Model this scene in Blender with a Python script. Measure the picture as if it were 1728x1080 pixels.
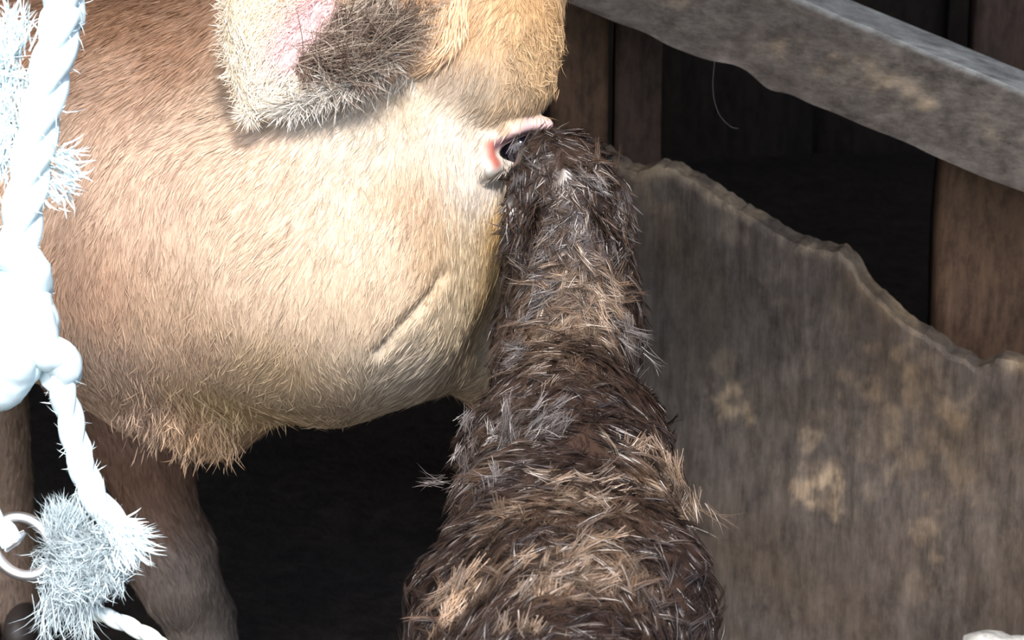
import bpy, math, random
import numpy as np
from mathutils import Vector
from mathutils.bvhtree import BVHTree

for o in list(bpy.data.objects):
    bpy.data.objects.remove(o, do_unlink=True)
scene = bpy.context.scene
COL = scene.collection
rng = np.random.default_rng(11)
random.seed(11)

# ------------------------------------------------------------------ camera
PITCH = math.radians(22.0)
CAMZ = 1.6
FOC = 4822.0                       # focal length in pixels of a 1728 px wide frame
CP, SP = math.cos(PITCH), math.sin(PITCH)
cd = bpy.data.cameras.new('camera')
cam = bpy.data.objects.new('camera', cd)
COL.objects.link(cam)
cam.location = (0, 0, CAMZ)
cam.rotation_euler = (math.pi / 2 - PITCH, 0, 0)
cd.sensor_width = 36.0
cd.lens = 36.0 * FOC / 1728.0
cd.clip_start = 0.05
cd.dof.use_dof = True
cd.dof.focus_distance = 2.32
cd.dof.aperture_fstop = 18.0
scene.camera = cam

# ------------------------------------------------------------------ light
W = bpy.data.worlds.new('world')
scene.world = W
W.use_nodes = True
wn = W.node_tree
bg = wn.nodes['Background']
sky = wn.nodes.new('ShaderNodeTexSky')
sky.sky_type = 'NISHITA'
sky.sun_disc = False
sky.sun_elevation = math.radians(52)
sky.sun_rotation = math.radians(195)
sky.air_density = 1.0
sky.dust_density = 2.5
wn.links.new(sky.outputs[0], bg.inputs[0])
bg.inputs[1].default_value = 0.42
sd = bpy.data.lights.new('sun', 'SUN')
sd.energy = 5.5
sd.angle = math.radians(5)
sd.color = (1.0, 0.94, 0.89)
sun = bpy.data.objects.new('sun', sd)
COL.objects.link(sun)
sun.location = (1, -4, 6)
SUN_DIR = Vector((-0.13, 0.55, -0.83)).normalized()      # the way the light travels
sun.rotation_euler = SUN_DIR.to_track_quat('-Z', 'Y').to_euler()

vs = scene.view_settings
vs.view_transform = 'Standard'
vs.look = 'None'
vs.gamma = 1.0
vs.use_curve_mapping = False
vs.exposure = 0.0

# ------------------------------------------------------------------ helpers
def P(px, py, d):
    """world point on the ray of a photo pixel, d metres along the view axis"""
    u = (px - 864.0) / FOC
    v = (540.0 - py) / FOC
    return np.array([u * d, d * (CP + v * SP), CAMZ + d * (v * CP - SP)])

def PV(dx, dy):
    """a direction given in picture terms (right, down) as a world direction"""
    return np.array([dx, -dy * SP, -dy * CP], float)

def ray_plane(px, py, q, n):
    o = np.array([0, 0, CAMZ])
    r = P(px, py, 1.0) - o
    t = np.dot(np.asarray(q) - o, n) / np.dot(r, n)
    return o + r * t

def lin(r, g, b):
    c = np.array([r, g, b], float) / 255.0
    return np.where(c <= 0.04045, c / 12.92, ((c + 0.055) / 1.055) ** 2.4)

def nrmz(a):
    return a / np.maximum(np.linalg.norm(a, axis=-1, keepdims=True), 1e-9)

_perm = np.random.default_rng(3).random((32, 32, 32)).astype(np.float32)
def noise(p, s):
    q = np.asarray(p, float) * s
    i = np.floor(q).astype(int)
    f = q - i
    f = f * f * (3 - 2 * f)
    r = 0
    for a in (0, 1):
        for b in (0, 1):
            for c in (0, 1):
                w = (f[:, 0] if a else 1 - f[:, 0]) * (f[:, 1] if b else 1 - f[:, 1]) * (f[:, 2] if c else 1 - f[:, 2])
                r = r + w * _perm[(i[:, 0] + a) % 32, (i[:, 1] + b) % 32, (i[:, 2] + c) % 32]
    return r

def fbm(p, s, o=4):
    r, a, t = 0, 1.0, 0
    for k in range(o):
        r = r + a * noise(np.asarray(p) + k * 7.31, s * 2 ** k)
        t += a
        a *= 0.5
    return r / t

def tag(o, label=None, cat=None, group=None, kind=None):
    if label: o['label'] = label
    if cat: o['category'] = cat
    if group: o['group'] = group
    if kind: o['kind'] = kind
    return o

def empty(name, loc):
    o = bpy.data.objects.new(name, None)
    o.empty_display_size = 0.1
    COL.objects.link(o)
    o.location = [float(x) for x in loc]
    return o

def link(name, me, mat, parent=None, smooth=True):
    o = bpy.data.objects.new(name, me)
    COL.objects.link(o)
    if mat: me.materials.append(mat)
    if parent:
        o.parent = parent
        o.location = [-x for x in parent.location]      # meshes are written in world metres
    if smooth and len(me.polygons):
        me.polygons.foreach_set('use_smooth', [True] * len(me.polygons))
    return o

def mesh_np(name, V, faces, cols=None, sharp=None):
    """faces: list of (n,k) int arrays"""
    me = bpy.data.meshes.new(name)
    V = np.asarray(V, np.float32)
    me.vertices.add(len(V))
    me.vertices.foreach_set('co', V.ravel())
    nl = sum(f.size for f in faces)
    me.loops.add(nl)
    me.loops.foreach_set('vertex_index', np.concatenate([f.ravel() for f in faces]).astype(np.int32))
    np_ = sum(len(f) for f in faces)
    me.polygons.add(np_)
    tot = np.concatenate([np.full(len(f), f.shape[1]) for f in faces]).astype(np.int32)
    st = np.concatenate([[0], np.cumsum(tot)[:-1]]).astype(np.int32)
    me.polygons.foreach_set('loop_start', st)
    me.update(calc_edges=True)
    if cols is not None:
        a = me.attributes.new('tint', 'FLOAT_COLOR', 'POINT')
        c = np.ones((len(V), 4), np.float32)
        c[:, :3] = cols
        a.data.foreach_set('color', c.ravel())
    me.validate()
    if sharp:
        me.set_sharp_from_angle(angle=sharp)
    return me

# ---- signed distance modelling: smooth unions turned into one surface
def sd_cap(G, a, b, ra, rb):
    X, Y, Z = G
    ab = b - a
    L2 = float(ab @ ab) + 1e-12
    t = np.clip(((X - a[0]) * ab[0] + (Y - a[1]) * ab[1] + (Z - a[2]) * ab[2]) / L2, 0, 1)
    d = np.sqrt((X - a[0] - t * ab[0]) ** 2 + (Y - a[1] - t * ab[1]) ** 2 + (Z - a[2] - t * ab[2]) ** 2)
    return d - (ra + (rb - ra) * t)

def smin(a, b, k):
    h = np.clip(0.5 + 0.5 * (b - a) / k, 0, 1)
    return b + (a - b) * h - k * h * (1 - h)

def smax(a, b, k):
    return -smin(-a, -b, k)

def nets(xs, ys, zs, V):
    ins = V < 0
    c = ins[:-1, :-1, :-1].astype(np.int8)
    s = sum(ins[a:a + V.shape[0] - 1, b:b + V.shape[1] - 1, e:e + V.shape[2] - 1].astype(np.int8)
            for a in (0, 1) for b in (0, 1) for e in (0, 1))
    act = (s > 0) & (s < 8)
    I, J, K = np.nonzero(act)
    idx = -np.ones(act.shape, np.int32)
    idx[I, J, K] = np.arange(len(I))
    acc = np.zeros((len(I), 3))
    cnt = np.zeros(len(I))
    co = (xs, ys, zs)
    def corner(o):
        i = (I + o[0], J + o[1], K + o[2])
        return V[i], np.stack([xs[i[0]], ys[i[1]], zs[i[2]]], 1)
    cs = [(a, b, e) for a in (0, 1) for b in (0, 1) for e in (0, 1)]
    for o1 in cs:
        for ax in range(3):
            if o1[ax] == 0:
                o2 = list(o1); o2[ax] = 1
                v1, p1 = corner(o1)
                v2, p2 = corner(o2)
                m = (v1 < 0) != (v2 < 0)
                t = np.where(m, v1 / np.where(m, v1 - v2, 1), 0)
                acc += np.where(m[:, None], p1 + (p2 - p1) * t[:, None], 0)
                cnt += m
    verts = acc / cnt[:, None]
    quads = []
    for ax in range(3):
        sl1 = [slice(1, -1)] * 3; sl2 = [slice(1, -1)] * 3
        sl1[ax] = slice(0, -1); sl2[ax] = slice(1, None)
        A = ins[tuple(sl1)]; B = ins[tuple(sl2)]
        e = np.argwhere(A != B)
        flip = A[tuple(e.T)]
        off = np.ones(3, int); off[ax] = 0
        e = e + off
        o1, o2 = (ax + 1) % 3, (ax + 2) % 3
        def cell(d1, d2):
            q = e.copy(); q[:, o1] -= d1; q[:, o2] -= d2
            return idx[q[:, 0], q[:, 1], q[:, 2]]
        q = np.stack([cell(1, 1), cell(0, 1), cell(0, 0), cell(1, 0)], 1)
        q[~flip] = q[~flip][:, ::-1]
        quads.append(q)
    q = np.concatenate(quads)
    q = q[(q >= 0).all(1)]
    return verts, q

def relax(V, Q, n=2, f=0.5):
    for _ in range(n):
        acc = np.zeros_like(V); c = np.zeros(len(V))
        for k in range(4):
            a = Q[:, k]; b = Q[:, (k + 1) % 4]
            np.add.at(acc, a, V[b]); np.add.at(c, a, 1)
            np.add.at(acc, b, V[a]); np.add.at(c, b, 1)
        V = V + f * (acc / np.maximum(c, 1)[:, None] - V)
    return V

def vnormals(V, Q):
    fn = np.cross(V[Q[:, 2]] - V[Q[:, 0]], V[Q[:, 3]] - V[Q[:, 1]])
    N = np.zeros_like(V)
    for k in range(4):
        np.add.at(N, Q[:, k], fn)
    return nrmz(N)

def sample(V, Q, N, n, weight=None):
    """n random points over quads, weighted by area and by weight(points, normals)"""
    c = V[Q].mean(1)
    nn = nrmz(N[Q].mean(1))
    ar = 0.5 * np.linalg.norm(np.cross(V[Q[:, 2]] - V[Q[:, 0]], V[Q[:, 3]] - V[Q[:, 1]]), axis=1)
    if weight is not None:
        ar = ar * weight(c, nn)
    f = rng.choice(len(Q), n, p=ar / ar.sum())
    a = rng.random((n, 1)); b = rng.random((n, 1))
    q = Q[f]
    w = [(1 - a) * (1 - b), a * (1 - b), a * b, (1 - a) * b]
    p = sum(w[k] * V[q[:, k]] for k in range(4))
    m = nrmz(sum(w[k] * N[q[:, k]] for k in range(4)))
    return p, m

def frame_weight(far):
    """more hair on the side that can be seen, thin cover elsewhere"""
    def w(p, n):
        o = p - np.array([0, 0, CAMZ])
        d = o[:, 1] * CP - o[:, 2] * SP
        px = 864 + FOC * o[:, 0] / d
        py = 540 - FOC * (o[:, 1] * SP + o[:, 2] * CP) / d
        near = (px > -250) & (px < 1980) & (py > -230) & (py < 1330)
        face = -(nrmz(o) * n).sum(1)
        return np.where(near & (face > -0.35), 1.0, np.where(face > -0.5, far, far * 0.4))
    return w

def ribbons(root, nrm, d, L, Wd, lift, cols, bend=0.35, twist=0.5, curl=0.0, tipcol=1.12, short=False):
    """tapered hair blades; 7 vertices each"""
    n = len(root)
    d = nrmz(d)
    s0 = nrmz(np.cross(d, nrm))
    th = rng.normal(0, twist, (n, 1))
    side = s0 * np.cos(th) + nrm * np.sin(th)
    cv = rng.normal(0, 1, (n, 1)) * curl
    NV = 5 if short else 7
    V = np.zeros((n, NV, 3))
    L = L[:, None]; Wd = Wd[:, None]; lift = lift[:, None]
    k = 0
    for s, w in (((0, 0.85), (0.5, 1.0), (1.0, 0)) if short else ((0, 0.8), (0.35, 1.0), (0.72, 0.75), (1.0, 0))):
        p = root + d * L * s + nrm * (lift * L * (s - bend * s * s)) + s0 * (cv * L * s * s)
        if w > 0:
            V[:, k] = p - side * Wd * 0.5 * w
            V[:, k + 1] = p + side * Wd * 0.5 * w
            k += 2
        else:
            V[:, k] = p
    b = np.arange(n)[:, None] * NV
    C = np.repeat(cols[:, None, :], NV, 1)
    if short:
        F4 = b + np.array([[0, 1, 3, 2]])
        F3 = b + np.array([[2, 3, 4]])
        C = C * np.array([.86, .86, 1, 1, tipcol])[None, :, None]
    else:
        F4 = np.concatenate([b + np.array([[0, 1, 3, 2]]), b + np.array([[2, 3, 5, 4]])])
        F3 = b + np.array([[4, 5, 6]])
        C = C * np.array([.86, .86, 1, 1, 1.05, 1.05, tipcol])[None, :, None]
    return V.reshape(-1, 3), F4, F3, C.reshape(-1, 3)

class Fur:
    def __init__(s): s.V = []; s.F4 = []; s.F3 = []; s.C = []; s.n = 0
    def add(s, V, F4, F3, C):
        s.V.append(V); s.F4.append(F4 + s.n); s.F3.append(F3 + s.n); s.C.append(C); s.n += len(V)
    def build(s, name, mat, parent):
        me = mesh_np(name, np.concatenate(s.V), [np.concatenate(s.F4), np.concatenate(s.F3)], np.clip(np.concatenate(s.C), 0, 1))
        return link(name, me, mat, parent)

# ---- ordinary meshes
def tube(path, rad, seg=10, name='tube', caps=True, twist=None):
    path = np.asarray(path, float)
    n = len(path)
    rad = np.broadcast_to(np.asarray(rad, float), (n,))
    T = nrmz(np.gradient(path, axis=0))
    up = np.array([0.13, 0.91, 0.39])
    V = []
    a = np.cross(T[0], up); a = a / np.linalg.norm(a)
    for i in range(n):
        a = a - T[i] * (a @ T[i]); a = a / np.linalg.norm(a)
        b = np.cross(T[i], a)
        for k in range(seg):
            t = 2 * math.pi * k / seg
            V.append(path[i] + rad[i] * (math.cos(t) * a + math.sin(t) * b))
    F = [[i * seg + k, i * seg + (k + 1) % seg, (i + 1) * seg + (k + 1) % seg, (i + 1) * seg + k]
         for i in range(n - 1) for k in range(seg)]
    V = np.array(V); F = np.array(F)
    if caps:
        m = len(V)
        V = np.concatenate([V, path[[0, -1]]])
        c = [[m, (k + 1) % seg, k] for k in range(seg)] + [[m + 1, (n - 1) * seg + k, (n - 1) * seg + (k + 1) % seg] for k in range(seg)]
        return V, [F, np.array(c)]
    return V, [F]

def spline(pts, n):
    pts = np.asarray(pts, float)
    m = len(pts)
    out = []
    ext = np.vstack([2 * pts[0] - pts[1], pts, 2 * pts[-1] - pts[-2]])
    for u in np.linspace(0, m - 1, n):
        i = min(int(u), m - 2); t = u - i
        p0, p1, p2, p3 = ext[i], ext[i + 1], ext[i + 2], ext[i + 3]
        out.append(0.5 * (2 * p1 + (p2 - p0) * t + (2 * p0 - 5 * p1 + 4 * p2 - p3) * t * t + (3 * p1 - p0 - 3 * p2 + p3) * t ** 3))
    return np.array(out)

def gridbox(o, ex, ey, ez, nx, ny, nz, disp=None):
    """box from corner o with edge vectors; faces subdivided, disp(V)->V moves vertices"""
    o, ex, ey, ez = (np.asarray(v, float) for v in (o, ex, ey, ez))
    key = {}; V = []; F = []
    def vid(i, j, k):
        if (i, j, k) not in key:
            key[(i, j, k)] = len(V); V.append((i / nx, j / ny, k / nz))
        return key[(i, j, k)]
    for i in range(nx):
        for j in range(ny):
            F.append([vid(i, j, 0), vid(i, j + 1, 0), vid(i + 1, j + 1, 0), vid(i + 1, j, 0)])
            F.append([vid(i, j, nz), vid(i + 1, j, nz), vid(i + 1, j + 1, nz), vid(i, j + 1, nz)])
    for i in range(nx):
        for k in range(nz):
            F.append([vid(i, 0, k), vid(i + 1, 0, k), vid(i + 1, 0, k + 1), vid(i, 0, k + 1)])
            F.append([vid(i, ny, k), vid(i, ny, k + 1), vid(i + 1, ny, k + 1), vid(i + 1, ny, k)])
    for j in range(ny):
        for k in range(nz):
            F.append([vid(0, j, k), vid(0, j, k + 1), vid(0, j + 1, k + 1), vid(0, j + 1, k)])
            F.append([vid(nx, j, k), vid(nx, j + 1, k), vid(nx, j + 1, k + 1), vid(nx, j, k + 1)])
    U = np.array(V)
    X = o + U[:, :1] * ex + U[:, 1:2] * ey + U[:, 2:] * ez
    F = np.array(F)
    if np.dot(np.cross(ex, ey), ez) < 0:
        F = F[:, ::-1]
    if disp is not None:
        X = disp(X, U)
    return X, F

# ------------------------------------------------------------------ materials
def mat(name, color=(0.5, 0.5, 0.5), rough=0.6, spec=0.5, metal=0.0):
    m = bpy.data.materials.new(name)
    m.use_nodes = True
    b = m.node_tree.nodes['Principled BSDF']
    b.inputs['Base Color'].default_value = (*color, 1)
    b.inputs['Roughness'].default_value = rough
    b.inputs['Specular IOR Level'].default_value = spec
    b.inputs['Metallic'].default_value = metal
    return m

def tint_mat(name, rough=0.55, spec=0.4, sheen=0.0, translucent=0.0):
    m = mat(name, rough=rough, spec=spec)
    nt = m.node_tree
    b = nt.nodes['Principled BSDF']
    a = nt.nodes.new('ShaderNodeAttribute')
    a.attribute_name = 'tint'
    nt.links.new(a.outputs['Color'], b.inputs['Base Color'])
    b.inputs['Sheen Weight'].default_value = sheen
    if translucent > 0:
        tr = nt.nodes.new('ShaderNodeBsdfTranslucent')
        nt.links.new(a.outputs['Color'], tr.inputs['Color'])
        mx = nt.nodes.new('ShaderNodeMixShader')
        mx.inputs[0].default_value = translucent
        nt.links.new(b.outputs[0], mx.inputs[1])
        nt.links.new(tr.outputs[0], mx.inputs[2])
        nt.links.new(mx.outputs[0], nt.nodes['Material Output'].inputs[0])
    return m

def wood_mat(name, c1, c2, c3, scale=(6, 6, 1), rough=0.75, bump=0.35, use_tint=False, spec=0.3):
    m = mat(name, rough=rough, spec=spec)
    nt = m.node_tree; N = nt.nodes; Lk = nt.links
    b = N['Principled BSDF']
    tc = N.new('ShaderNodeTexCoord')
    mp = N.new('ShaderNodeMapping')
    mp.inputs['Scale'].default_value = scale
    Lk.new(tc.outputs['Object'], mp.inputs[0])
    n1 = N.new('ShaderNodeTexNoise')
    n1.inputs['Scale'].default_value = 14; n1.inputs['Detail'].default_value = 8; n1.inputs['Roughness'].default_value = 0.7
    Lk.new(mp.outputs[0], n1.inputs[0])
    n2 = N.new('ShaderNodeTexNoise')
    n2.inputs['Scale'].default_value = 7; n2.inputs['Detail'].default_value = 6
    Lk.new(tc.outputs['Object'], n2.inputs[0])
    r1 = N.new('ShaderNodeValToRGB')
    r1.color_ramp.elements[0].position = 0.32; r1.color_ramp.elements[0].color = (*c1, 1)
    r1.color_ramp.elements[1].position = 0.68; r1.color_ramp.elements[1].color = (*c2, 1)
    Lk.new(n1.outputs[0], r1.inputs[0])
    n3 = N.new('ShaderNodeTexNoise')
    n3.inputs['Scale'].default_value = 55; n3.inputs['Detail'].default_value = 9; n3.inputs['Roughness'].default_value = 0.75
    mp3 = N.new('ShaderNodeMapping')
    mp3.inputs['Scale'].default_value = tuple(max(0.45, min(1.0, x / max(scale) + 0.3)) for x in scale)
    Lk.new(tc.outputs['Object'], mp3.inputs[0]); Lk.new(mp3.outputs[0], n3.inputs[0])
    r3 = N.new('ShaderNodeValToRGB')
    r3.color_ramp.elements[0].position = 0.3; r3.color_ramp.elements[0].color = (.28, .28, .28, 1)
    r3.color_ramp.elements[1].position = 0.72; r3.color_ramp.elements[1].color = (1.0, 1.0, 1.0, 1)
    e3 = r3.color_ramp.elements.new(0.52); e3.color = (.72, .72, .72, 1)
    Lk.new(n3.outputs[0], r3.inputs[0])
    sp3 = N.new('ShaderNodeMixRGB'); sp3.blend_type = 'MULTIPLY'; sp3.inputs[0].default_value = 1
    mx = N.new('ShaderNodeMixRGB')
    r2 = N.new('ShaderNodeValToRGB')
    r2.color_ramp.elements[0].position = 0.45; r2.color_ramp.elements[1].position = 0.7
    Lk.new(n2.outputs[0], r2.inputs[0])
    Lk.new(r2.outputs[0], mx.inputs[0])
    Lk.new(r1.outputs[0], mx.inputs[1])
    mx.inputs[2].default_value = (*c3, 1)
    Lk.new(mx.outputs[0], sp3.inputs[1]); Lk.new(r3.outputs[0], sp3.inputs[2])
    sc3 = N.new('ShaderNodeMixRGB'); sc3.blend_type = 'ADD'; sc3.inputs[0].default_value = 0.35
    Lk.new(sp3.outputs[0], sc3.inputs[1]); Lk.new(sp3.outputs[0], sc3.inputs[2])
    out = sc3.outputs[0]
    if use_tint:
        a = N.new('ShaderNodeAttribute'); a.attribute_name = 'tint'
        mu = N.new('ShaderNodeMixRGB'); mu.blend_type = 'MULTIPLY'; mu.inputs[0].default_value = 1
        Lk.new(out, mu.inputs[1]); Lk.new(a.outputs['Color'], mu.inputs[2])
        out = mu.outputs[0]
    Lk.new(out, b.inputs['Base Color'])
    bp = N.new('ShaderNodeBump')
    bp.inputs['Strength'].default_value = bump; bp.inputs['Distance'].default_value = 0.01
    Lk.new(n1.outputs[0], bp.inputs['Height'])
    Lk.new(bp.outputs[0], b.inputs['Normal'])
    return m

M_coat = tint_mat('cow_hair', rough=0.5, spec=0.35, translucent=0.18)
M_skin = tint_mat('cow_skin', rough=0.6, spec=0.3)
M_wet = tint_mat('wet_calf_hair', rough=0.36, spec=0.6)
M_wetskin = tint_mat('wet_calf_skin', rough=0.35, spec=0.6)
M_eye = mat('eyeball_black', (0.006, 0.005, 0.012), 0.06, 0.6)
M_hoof = mat('hoof_horn', (0.05, 0.04, 0.035), 0.5)
M_tag = mat('ear_tag_yellow', (0.75, 0.6, 0.05), 0.4)
M_rope = tint_mat('white_rope', rough=0.7, spec=0.3, translucent=0.15)
M_steel = mat('galvanised_steel', (0.80, 0.81, 0.82), 0.38, 0.5, 1.0)
M_board = wood_mat('worn_grey_board', (0.070, 0.060, 0.052), (0.135, 0.122, 0.105), (0.10, 0.082, 0.06), (7, 7, 0.9), 0.7, 0.5, True)
M_rail = wood_mat('weathered_rail', (0.075, 0.062, 0.052), (0.17, 0.145, 0.12), (0.11, 0.09, 0.075), (1.2, 5, 5), 0.65, 0.35, True)
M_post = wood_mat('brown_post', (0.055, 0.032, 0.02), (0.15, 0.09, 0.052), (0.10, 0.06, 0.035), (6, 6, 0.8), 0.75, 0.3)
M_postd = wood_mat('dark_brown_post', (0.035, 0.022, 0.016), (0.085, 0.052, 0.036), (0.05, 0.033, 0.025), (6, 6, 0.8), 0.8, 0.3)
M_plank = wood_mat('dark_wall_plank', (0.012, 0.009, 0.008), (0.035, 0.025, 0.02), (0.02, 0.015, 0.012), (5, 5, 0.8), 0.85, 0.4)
M_shade_roof = wood_mat('shade_roof_board', (0.05, 0.035, 0.025), (0.12, 0.085, 0.06), (0.08, 0.06, 0.045), (5, 1, 5), 0.85, 0.3)
M_floor = wood_mat('dark_trodden_earth', (0.012, 0.009, 0.008), (0.04, 0.03, 0.024), (0.022, 0.017, 0.014), (2, 2, 2), 0.8, 0.8)
M_stone = wood_mat('pale_grey_stone', (0.3, 0.31, 0.3), (0.5, 0.5, 0.48), (0.4, 0.4, 0.38), (3, 3, 3), 0.8, 0.4)
M_straw = mat('straw', (0.42, 0.33, 0.17), 0.6)

# ------------------------------------------------------------------ the setting
def struct(name, V, F, m, smooth=False):
    o = link(name, mesh_np(name, V, F if isinstance(F, list) else [F]), m, smooth=smooth)
    o['kind'] = 'structure'
    return o

def floor_disp(X, U):
    X = X.copy()
    top = U[:, 2] > 0.99
    X[top, 2] += (fbm(X[top] * [1, 1, 0], 5.0, 4) - 0.95) * 0.03
    return X
V, F = gridbox((-3.2, -1.5, -0.12), (6.4, 0, 0), (0, 6.6, 0), (0, 0, 0.12), 110, 110, 1, floor_disp)
struct('floor', V, F, M_floor, True)

YB = 4.75
wall = empty('wall_back', (0, YB, 0)); wall['kind'] = 'structure'
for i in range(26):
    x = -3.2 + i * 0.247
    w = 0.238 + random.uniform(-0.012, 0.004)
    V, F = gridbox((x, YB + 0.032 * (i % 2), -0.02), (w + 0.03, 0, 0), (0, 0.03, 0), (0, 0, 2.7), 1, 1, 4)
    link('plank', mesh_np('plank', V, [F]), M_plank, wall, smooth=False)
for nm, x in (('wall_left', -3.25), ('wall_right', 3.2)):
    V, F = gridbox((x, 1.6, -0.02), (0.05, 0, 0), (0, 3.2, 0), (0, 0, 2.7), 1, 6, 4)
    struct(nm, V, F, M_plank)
SHADE_ROOF_Y = 1.33  # unseen roof added to shade the barn; its edge decides where sunlight ends
V, F = gridbox((-3.3, SHADE_ROOF_Y, 2.62), (6.6, 0, 0), (0, 5.0 - SHADE_ROOF_Y, 0), (0, 0, 0.05), 12, 8, 1)
struct('added_shade_roof', V, F, M_shade_roof)

# plane of the worn board: upright, running away to the left
A = P(930, 250, 3.20); B = P(1728, 615, 3.06)
hdir = nrmz(np.array([B[0] - A[0], B[1] - A[1], 0.0]))
bn = np.array([hdir[1], -hdir[0], 0.0])           # towards the camera
top_px = [(862, 224), (905, 236), (960, 250), (1015, 262), (1050, 285), (1075, 293), (1105, 286), (1135, 290), (1165, 303), (1190, 322),
          (1240, 350), (1290, 385), (1350, 408), (1415, 430), (1438, 452), (1452, 480), (1490, 520), (1530, 552), (1590, 588),
          (1645, 616), (1728, 614), (1850, 628), (2050, 650)]
tw = np.array([ray_plane(x, y, A, bn) for x, y in top_px])
ts = (tw - A) @ hdir
tz = tw[:, 2]
s0, s1 = ts[0], ts[-1]
nU, nV_ = 300, 90
def board_disp(X, U):
    s = s0 + U[:, 0] * (s1 - s0)
    zt = np.interp(s, ts, tz)
    q = np.stack([s, s * 0, s * 0], 1)
    zt = zt + (fbm(q, 36, 4) - 0.5) * 0.014 + (fbm(q, 150, 3) - 0.5) * 0.006
    # worn rim: front edge rounded down
    z = -0.01 + U[:, 2] * (zt + 0.01)
    Y = A + s[:, None] * hdir
    Y[:, 2] = z
    dep = U[:, 1] * 0.030
    pt = np.stack([s, z, dep], 1)
    rel = (fbm(pt * [1, 0.25, 1], 40, 4) - 0.5) * 0.008 + (fbm(pt, 6, 2) - 0.5) * 0.012
    Y -= bn * dep[:, None]
    Y += bn * (np.where(U[:, 1] < 0.5, rel, 0) - np.where((U[:, 2] > 0.995) & (U[:, 1] < 0.01), 0.004, 0))[:, None]
    return Y
V, F = gridbox((0, 0, 0), (1, 0, 0), (0, 1, 0), (0, 0, 1), nU, 3, nV_, board_disp)
tint = np.ones((len(V), 3))
zt = np.interp((V - A) @ hdir, ts, tz)
edge = np.exp(-((zt - V[:, 2]) / 0.009) ** 2)
ns = fbm(V, 22, 3)
tint *= (1 + (0.1 + 1.6 * np.clip(ns * 4.5 - 2.0, 0, 1))[:, None] * edge[:, None] * np.array([1.1, 1.02, 0.72]))
for px, py, r, amt in ((1225, 690, 0.020, 2.4), (1372, 800, 0.026, 1.7), (1395, 830, 0.02, 1.6), (1560, 895, 0.02, 1.2), (1230, 618, 0.022, 0.7),
                       (1500, 720, 0.07, 0.55), (1560, 640, 0.05, 0.5), (1420, 560, 0.06, 0.35), (1440, 600, 0.012, 1.0),
                       (1240, 395, 0.02, 0.9), (1075, 315, 0.03, 0.8), (1320, 440, 0.03, 0.5), (1600, 760, 0.05, 0.4), (1560, 985, 0.03, 0.5)):
    q = ray_plane(px, py, A, bn)
    d = np.linalg.norm(V - q, axis=1) / r
    m = np.clip((1.1 - d - (fbm(V, 55, 4) - 0.5) * 4.5) * 1.6, 0, 1)
    tint += m[:, None] * amt * 0.62 * np.array([1.0, 0.88, 0.62])
big = fbm(V, 3.5, 3)
tint *= (0.50 + 0.48 * big)[:, None] * np.array([1.06, .96, .93])
cool = np.exp(-(np.linalg.norm(V - ray_plane(1150, 520, A, bn), axis=1) / 0.16) ** 2)
tint *= 1 + cool[:, None] * np.array([0.05, 0.14, 0.20])
brd = link('partition_board', mesh_np('partition_board', V, [F], tint, 0.7), M_board)
tag(brd, 'grey weathered partition board with chewed sloping top edge beside the wet calf', 'board')

# sloping rail above the board
RA = P(950, 0, 3.16); RB = P(1728, 325, 3.06)
rd = nrmz(RB - RA)
RA2 = RA - rd * 0.34; RB2 = RB + rd * 0.36
rh = np.array([hdir[1], -hdir[0], 0.0])
up = nrmz(np.cross(rd, rh)); up = up if up[2] > 0 else -up
def rail_disp(X, U):
    s = (X - RA) @ rd
    pt = np.stack([s, U[:, 1], U[:, 2]], 1)
    n1 = (fbm(pt * [1, .2, .2], 22, 3) - 0.5)
    low = np.clip(1 - U[:, 2] * 5, 0, 1)
    X = X + up * ((n1 * 0.005) * low)[:, None]
    sn = (P(1240, 130, 3.12) - RA) @ rd            # a chewed notch in the lower edge
    notch = np.exp(-((s - sn) / 0.022) ** 2) * 0.007 - np.exp(-((s - sn - 0.04) / 0.015) ** 2) * 0.004
    X = X + up * (notch * low)[:, None]
    X = X + rh * (((fbm(pt * [1, .4, .4], 30, 3) - 0.5) * 0.006) * (U[:, 1] < 0.01))[:, None]
    return X
rl = np.linalg.norm(RB2 - RA2)
V, F = gridbox(RA2, RB2 - RA2, -rh * 0.057, up * 0.106, 200, 4, 14, rail_disp)
U2 = ((V - RA2) @ up) / 0.106
tint = np.ones((len(V), 3))
s = (V - RA) @ rd
patch = np.exp(-((U2 - 0.55 + 0.35 * (s - 0.2)) / 0.16) ** 2) * np.clip(fbm(V, 45, 4) * 5 - 2.6, 0, 1)
tint += patch[:, None] * 1.5 * np.array([1.0, 0.83, 0.52])
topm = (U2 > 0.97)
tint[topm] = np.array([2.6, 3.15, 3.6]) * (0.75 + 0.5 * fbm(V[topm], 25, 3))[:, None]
tint *= (0.75 + 0.5 * fbm(V, 9, 3))[:, None]
sn = (P(1225, 115, 3.12) - RA) @ rd
ch = np.exp(-((s - sn) / 0.012) ** 2) * np.clip(1 - U2 * 3.5, 0, 1)
tint += ch[:, None] * 1.4
rail = empty('stall_rail', RA2)
tag(rail, 'thick weathered brown rail sloping above the grey board with pale top face', 'rail')
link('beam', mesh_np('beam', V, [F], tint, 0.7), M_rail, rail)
# loose fibre hanging from the rail
pth = spline([P(1206, 100, 3.105), P(1203, 150, 3.10), P(1212, 190, 3.10), P(1232, 213, 3.10), P(1246, 217, 3.10)], 24)
V, F = tube(pth, 0.0003, 5)
link('loose_fibre', mesh_np('loose_fibre', V, F), mat('fibre', (0.10, 0.09, 0.08), 0.6), rail)

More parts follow.
